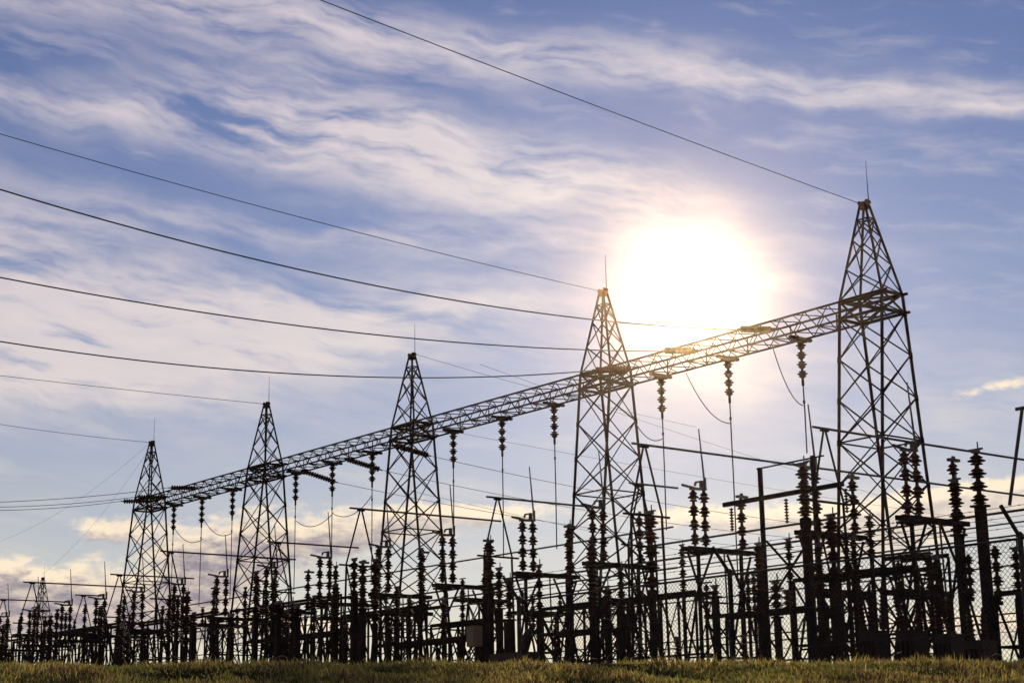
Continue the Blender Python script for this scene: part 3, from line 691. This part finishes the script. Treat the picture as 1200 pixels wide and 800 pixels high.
# low bars, cabinets and tilted cable end
def lowframe(px0, px1, y0, y1, Y, label):
    a, b_ = at(px0, y0, Y), at(px1, y1, Y); x0_, x1_ = a[0], b_[0]; z = a[2]-GZ; L = x1_-x0_
    T = thing('low_support_gantry', label, 'steel frame', (x0_, Y, GZ), 'low braced steel frames carrying equipment')
    for y_ in (0, .7): MB().bar((0, y_, z), (L, y_, z), .07, .10).build('top_rail', STEEL, T)
    n = max(1, round(L/1.9)); br = MB()
    for k in range(n+1):
        X = L*k/n
        for y_ in (0, .7): MB().bar((X, y_, 0), (X, y_, z-.05), .055).build('leg', STEEL, T)
        br.bar((X, 0, z*.5), (X, .7, z*.5), .05)
        if k < n:
            X2 = L*(k+1)/n
            for y_ in (0, .7): br.angle((X, y_, .1), (X2, y_, z-.1), .04); br.angle((X2, y_, .1), (X, y_, z-.1), .04, flip=True)
    br.bar((0, 0, z*.5), (L, 0, z*.5), .045); br.build('bracing', STEEL, T)
for args in [(828, 946, 723, 714, 30, 'braced frame with thick rail behind the portal posts'), (1035, 1090, 655, 648, 33, 'high braced frame inside the foot of the tallest tower'), (930, 1075, 680, 668, 31, 'long high braced frame left of and through the tallest tower'), (1166, 1200, 696, 690, 28, 'braced frame reaching the right edge'),
             (632, 740, 714, 705, 31, 'braced frame across the foot of the tower below the sun'), (632, 700, 744, 740, 29, 'lowest braced frame left of the tower below the sun'), (735, 815, 702, 695, 33, 'braced frame right of the tower below the sun'),
             (400, 500, 722, 716, 30, 'braced frame under the middle tower'), (505, 570, 733, 729, 30, 'braced frame right of the middle tower'), (290, 400, 752, 750, 27, 'low braced frame between the middle tower and the tower left of it'), (270, 400, 716, 708, 33, 'braced frame at the second tower from the left'),
             (150, 250, 732, 726, 33, 'braced frame at the leftmost gantry tower'), (0, 130, 752, 746, 33, 'long low braced frame at the left edge'), (60, 150, 742, 737, 30, 'braced frame between the left edge and the leftmost gantry tower'), (440, 540, 757, 754, 27, 'lowest braced frame in front of the middle tower')]:
    lowframe(*args)
def platform(px, py, Y, L, label):
    p = at(px, py, Y); T = thing('equipment_platform', label, 'platform', (p[0], Y, GZ), 'raised equipment platforms on lattice stands')
    h = p[2]-GZ; mb = MB()
    for i in (-.5, .5): mb.bar((i*.5, -.2, h-.08), (i*.5, L, h-.08), .1, .16)
    for y_ in np.linspace(-.1, L-.1, 4): mb.bar((-.3, y_, h-.08), (.3, y_, h-.08), .08, .1)
    mb.build('deck_frame', STEEL, T)
    link(stand_mesh(h-.18, 1.5, .8), 'lattice_stand', T, (0, L*.45, 0))
    for y_ in (0.1, L-.3): link(ins_mesh(3, .14, .8), 'insulator', T, (0, y_, h))
    mb = MB()
    for y_ in (0.1, L-.3): mb.bar((-.2, y_, h+.82), (.2, y_, h+.82), .06, .04)
    mb.build('terminal', ALU, T)
for px, py, Y, L, lb in [(1052, 690, 38, 2.2, 'raised platform with two short stacks behind the middle right tank'), (960, 690, 40, 2.2, 'raised platform with two short stacks behind the reddish column'), (700, 700, 42, 2.4, 'raised platform with short stacks behind the tower below the sun'), (610, 715, 42, 2.4, 'raised platform with short stacks seen through the fence left of the tower below the sun'), (540, 700, 42, 2.4, 'raised platform right of the middle tower'), (450, 715, 40, 2.4, 'raised platform behind the middle tower'),
     (380, 722, 42, 2.4, 'raised platform between the middle tower and the one left of it'), (300, 728, 42, 2.4, 'raised platform behind the second tower from the left'), (235, 730, 40, 2.4, 'raised platform right of the leftmost gantry tower'), (150, 738, 42, 2.4, 'raised platform behind the leftmost gantry tower'), (85, 742, 40, 2.4, 'raised platform right of the tiny distant tower'), (20, 742, 40, 2.4, 'raised platform at the left edge')]:
    platform(px, py, Y, L, lb)
p = at(556, 745, 27); T = thing('control_cabinet', 'brownish square cabinet on a thin leg right of the middle tower', 'cabinet', (p[0], 27, GZ))
hc = p[2]-GZ
MB().box((0, 0, hc), (.38, .25, .55)).build('cabinet', SIGN, T); MB().box((0, -.14, hc), (.32, .02, .48)).build('door', SIGN, T); MB().box((0, 0, hc+.29), (.44, .3, .03)).build('rain_hood', STEEL, T); MB().bar((0, .05, 0), (0, .05, hc-.27), .07).build('leg', STEEL, T)
p = at(612, 770, 24); q_ = at(620, 737, 24); T = thing('cable_termination', 'tilted dark cable termination beside the left plain fence post', 'cable end', (p[0], 24, GZ))
d = q_-p; MB().lathe([(.05, 0), (.11, .1), (.12, .5), (.07, np.linalg.norm(d))], (0, 0, p[2]-GZ), d, 12).build('body', TANK, T); MB().tube([q_-[p[0], 24, GZ], q_-[p[0], 24, GZ]+d*.9+np.array([0, 0, .2])], .012).build('lead', WIRE, T)
MB().box((-.3, 0, (p[2]-GZ)*.5+.06), (1.2, .5, p[2]-GZ+.12)).build('plinth', TANK, T)

# ------------------------------------------------------------------ chain link fence
FY = 18.0; FT = 2.52; XA, XB = -22.85, -4.0
def fz(x): return float(ground_h(x, FY))
fence = thing('chain_link_fence', 'long chain link fence with barbed wire crossing in front of the yard', 'fence', (XB, FY, 0))
posts = [-12.49+5.155*k for k in (-1,)]+[-12.49-5.155*k for k in range(0, 12)]
mb = MB()
for x in posts:
    if x < XA or x > XB: continue
    pmb = MB().tube([(x-XB, 0, fz(x)-.1), (x-XB, 0, FT+.02)], .038, 10).tube([(x-XB, 0, FT), (x-XB-.02, -.32, FT+.38)], .028, 6)
    pmb.lathe([(.055, FT), (.055, FT+.03), (.02, FT+.07)], (x-XB, 0, 0), n=10); pmb.build('fence_post', GALV, fence)
MB().tube([(XA-XB, 0, FT-.02), (0, 0, FT-.02)], .017, 8).build('top_rail', GALV, fence)
for k in (1, 2, 3):
    y_, z_ = -.32*k/3.2, FT+.38*k/3.2; mb = MB(); mb.tube([(XA-XB, y_, z_), (0, y_, z_)], .0035, 4)
    for x in np.arange(XA-XB+.1, 0, .25): mb.bar((x-.015, y_, z_-.012), (x+.015, y_, z_+.012), .003); mb.bar((x+.012, y_, z_-.012), (x-.012, y_, z_+.012), .003)
    mb.build('barbed_wire', GALV, fence)
for z_ in (1.9, 1.35): MB().tube([(XA-XB, .01, z_), (0, .01, z_)], .004, 4).build('tension_wire', GALV, fence)
# woven fabric: every wire is a zigzag; drawn here as crossing diagonals of thin round wire
fab = MB(); pitch = .075; z0, z1 = .9, FT-.03; hgt = z1-z0; r_ = .004
V = []; Fc = []
off = np.array([[r_, 0, 0], [-r_*.5, r_*.87, 0], [-r_*.5, -r_*.87, 0]])
for x in np.arange(XA-XB, 0-hgt, pitch):
    for s_ in (0, 1):
        a = np.array([x+(hgt if s_ else 0), .004*(1 if s_ else -1), z0]); b_ = np.array([x+(0 if s_ else hgt), .004*(1 if s_ else -1), z1])
        n0 = len(V); V += [tuple(a+o_) for o_ in off]+[tuple(b_+o_) for o_ in off]
        Fc += [(n0, n0+1, n0+4, n0+3), (n0+1, n0+2, n0+5, n0+4), (n0+2, n0, n0+3, n0+5)]
fab.v, fab.f = V, Fc; fab.build('wire_fabric', GALV, fence)

# ------------------------------------------------------------------ grass on the bank
def grass(name, N, tr, ur, hr, mats, label, lean=.35, wid=.006, bare=True):
    t_ = rng.uniform(*tr, N); u_ = rng.uniform(*ur, N)
    cl = np.sin(u_*2.1+1.3*np.sin(t_*1.7))*np.sin(t_*2.9+u_*.7)+.6*np.sin(u_*5.3+t_*3.1)
    right = np.array([CAMDIR[1], -CAMDIR[0]])
    x = t_*CAMDIR[0]+u_*right[0]; y = t_*CAMDIR[1]+u_*right[1]; z = ground_h(x, y)-.01
    if bare: 
        keep = (cl+.5*np.sin(u_*11+t_*7)+rng.normal(0, .5, N)) > -1.35
        t_, u_, cl, x, y, z = t_[keep], u_[keep], cl[keep], x[keep], y[keep], z[keep]; N = len(t_)
    tuft = np.clip(np.sin(u_*6.3+2*np.sin(t_*4.1))*np.sin(t_*8.7+1.5*np.sin(u_*3.7)), 0, 1)**2
    h = rng.uniform(*hr, N)*(1+.35*cl)*rng.uniform(.6, 1.15, N)*(1+.9*tuft); a = rng.uniform(0, 2*np.pi, N); w = wid*rng.uniform(.6, 1.4, N)
    ln = lean*h*rng.uniform(.2, 1.6, N); b = rng.uniform(0, 2*np.pi, N)
    ex, ey = np.cos(a)*w, np.sin(a)*w; lx, ly = np.cos(b)*ln, np.sin(b)*ln
    v = np.zeros((N, 5, 3))
    v[:, 0] = np.stack([x-ex, y-ey, z], 1); v[:, 1] = np.stack([x+ex, y+ey, z], 1)
    v[:, 2] = np.stack([x-ex*.8+lx*.35, y-ey*.8+ly*.35, z+h*.6], 1); v[:, 3] = np.stack([x+ex*.8+lx*.35, y+ey*.8+ly*.35, z+h*.6], 1)
    v[:, 4] = np.stack([x+lx, y+ly, z+h*np.where(ln > h, .75, 1)], 1)
    base = (np.arange(N)*5)[:, None]
    me = bpy.data.meshes.new(name)
    me.vertices.add(N*5); me.vertices.foreach_set('co', v.ravel())
    loops = np.concatenate([base+[0, 1, 3, 2], base+[2, 3, 4]], 1).ravel()
    me.loops.add(len(loops)); me.loops.foreach_set('vertex_index', loops.astype(np.int32))
    me.polygons.add(N*2); ls = (np.arange(N)*7)[:, None]+[0, 4]; me.polygons.foreach_set('loop_start', ls.ravel().astype(np.int32))
    me.polygons.foreach_set('loop_total', np.tile([4, 3], N).astype(np.int32))
    for m_ in mats: me.materials.append(m_)
    pat = (cl+rng.normal(0, .8, N)); mi = np.digitize(pat, np.linspace(-1.2, 1.2, len(mats)-1)) if len(mats) > 1 else np.zeros(N)
    me.polygons.foreach_set('material_index', np.repeat(mi, 2).astype(np.int32)); me.update(calc_edges=True)
    o = link(me, name); return tag(o, label, 'grass', None, 'stuff')
def leafmat(name, c, tr=.55):
    M_ = bpy.data.materials.new(name); M_.use_nodes = True; nt = M_.node_tree; b = nt.nodes['Principled BSDF']; q = G(nt)
    gi = nt.nodes.new('ShaderNodeNewGeometry'); c2 = tuple(v*.55 for v in c)
    cc = q.mix(gi.outputs['Random Per Island'], tuple(c), c2); nt.links.new(cc, b.inputs['Base Color']); b.inputs['Roughness'].default_value = .7
    tl = nt.nodes.new('ShaderNodeBsdfTranslucent'); nt.links.new(cc, tl.inputs['Color']); mx = nt.nodes.new('ShaderNodeMixShader'); mx.inputs[0].default_value = tr
    nt.links.new(b.outputs[0], mx.inputs[1]); nt.links.new(tl.outputs[0], mx.inputs[2]); nt.links.new(mx.outputs[0], nt.nodes['Material Output'].inputs[0]); return M_
GM = [leafmat('grass_green', (.17, .20, .045)), leafmat('grass_olive', (.30, .26, .055)), leafmat('grass_straw', (.46, .35, .10)), leafmat('grass_brown', (.18, .09, .04))]
grass('grass', 150000, (13.2, 18.0), (-6.5, 6.5), (.025, .075), GM, 'uneven olive and brown grass covering the bank below the yard')
grass('grass', 40000, (5, 13.2), (-8, 8), (.05, .11), GM, 'rougher grass lower down the bank near the viewer', wid=.008)
hm_ = leafmat('dry_stalk', (.60, .46, .30), .45); right = np.array([CAMDIR[1], -CAMDIR[0]]); mb = MB()
for i in range(420):
    t_, u_ = rng.uniform(13.4, 16.4), rng.uniform(-6.5, 6.5)
    x = t_*CAMDIR[0]+u_*right[0]; y = t_*CAMDIR[1]+u_*right[1]; z = float(ground_h(x, y)); h = rng.uniform(.06, .13)
    a_ = rng.uniform(0, 6.28); dx_, dy_ = math.cos(a_), math.sin(a_); c_ = rng.uniform(.3, 1.3)*h
    p0, p1, p2 = np.array([x, y, z]), np.array([x+dx_*c_*.25, y+dy_*c_*.25, z+h*.8]), np.array([x+dx_*c_*.7, y+dy_*c_*.7, z+h])
    p3 = p2+np.array([dx_*c_*.5, dy_*c_*.5, -rng.uniform(-.3, .7)*h*.4])
    mb.tube([p0, p1, p2], .0018, 3); d_ = p3-p2; mb.tube([p2, p2+d_*.3, p2+d_*.7, p3], .0045 if i % 3 else .008, 4, .002)
tag(mb.build('dry_stalks', hm_), 'pale dry stalks and seed heads curling out of the grass', 'grass', None, 'stuff')
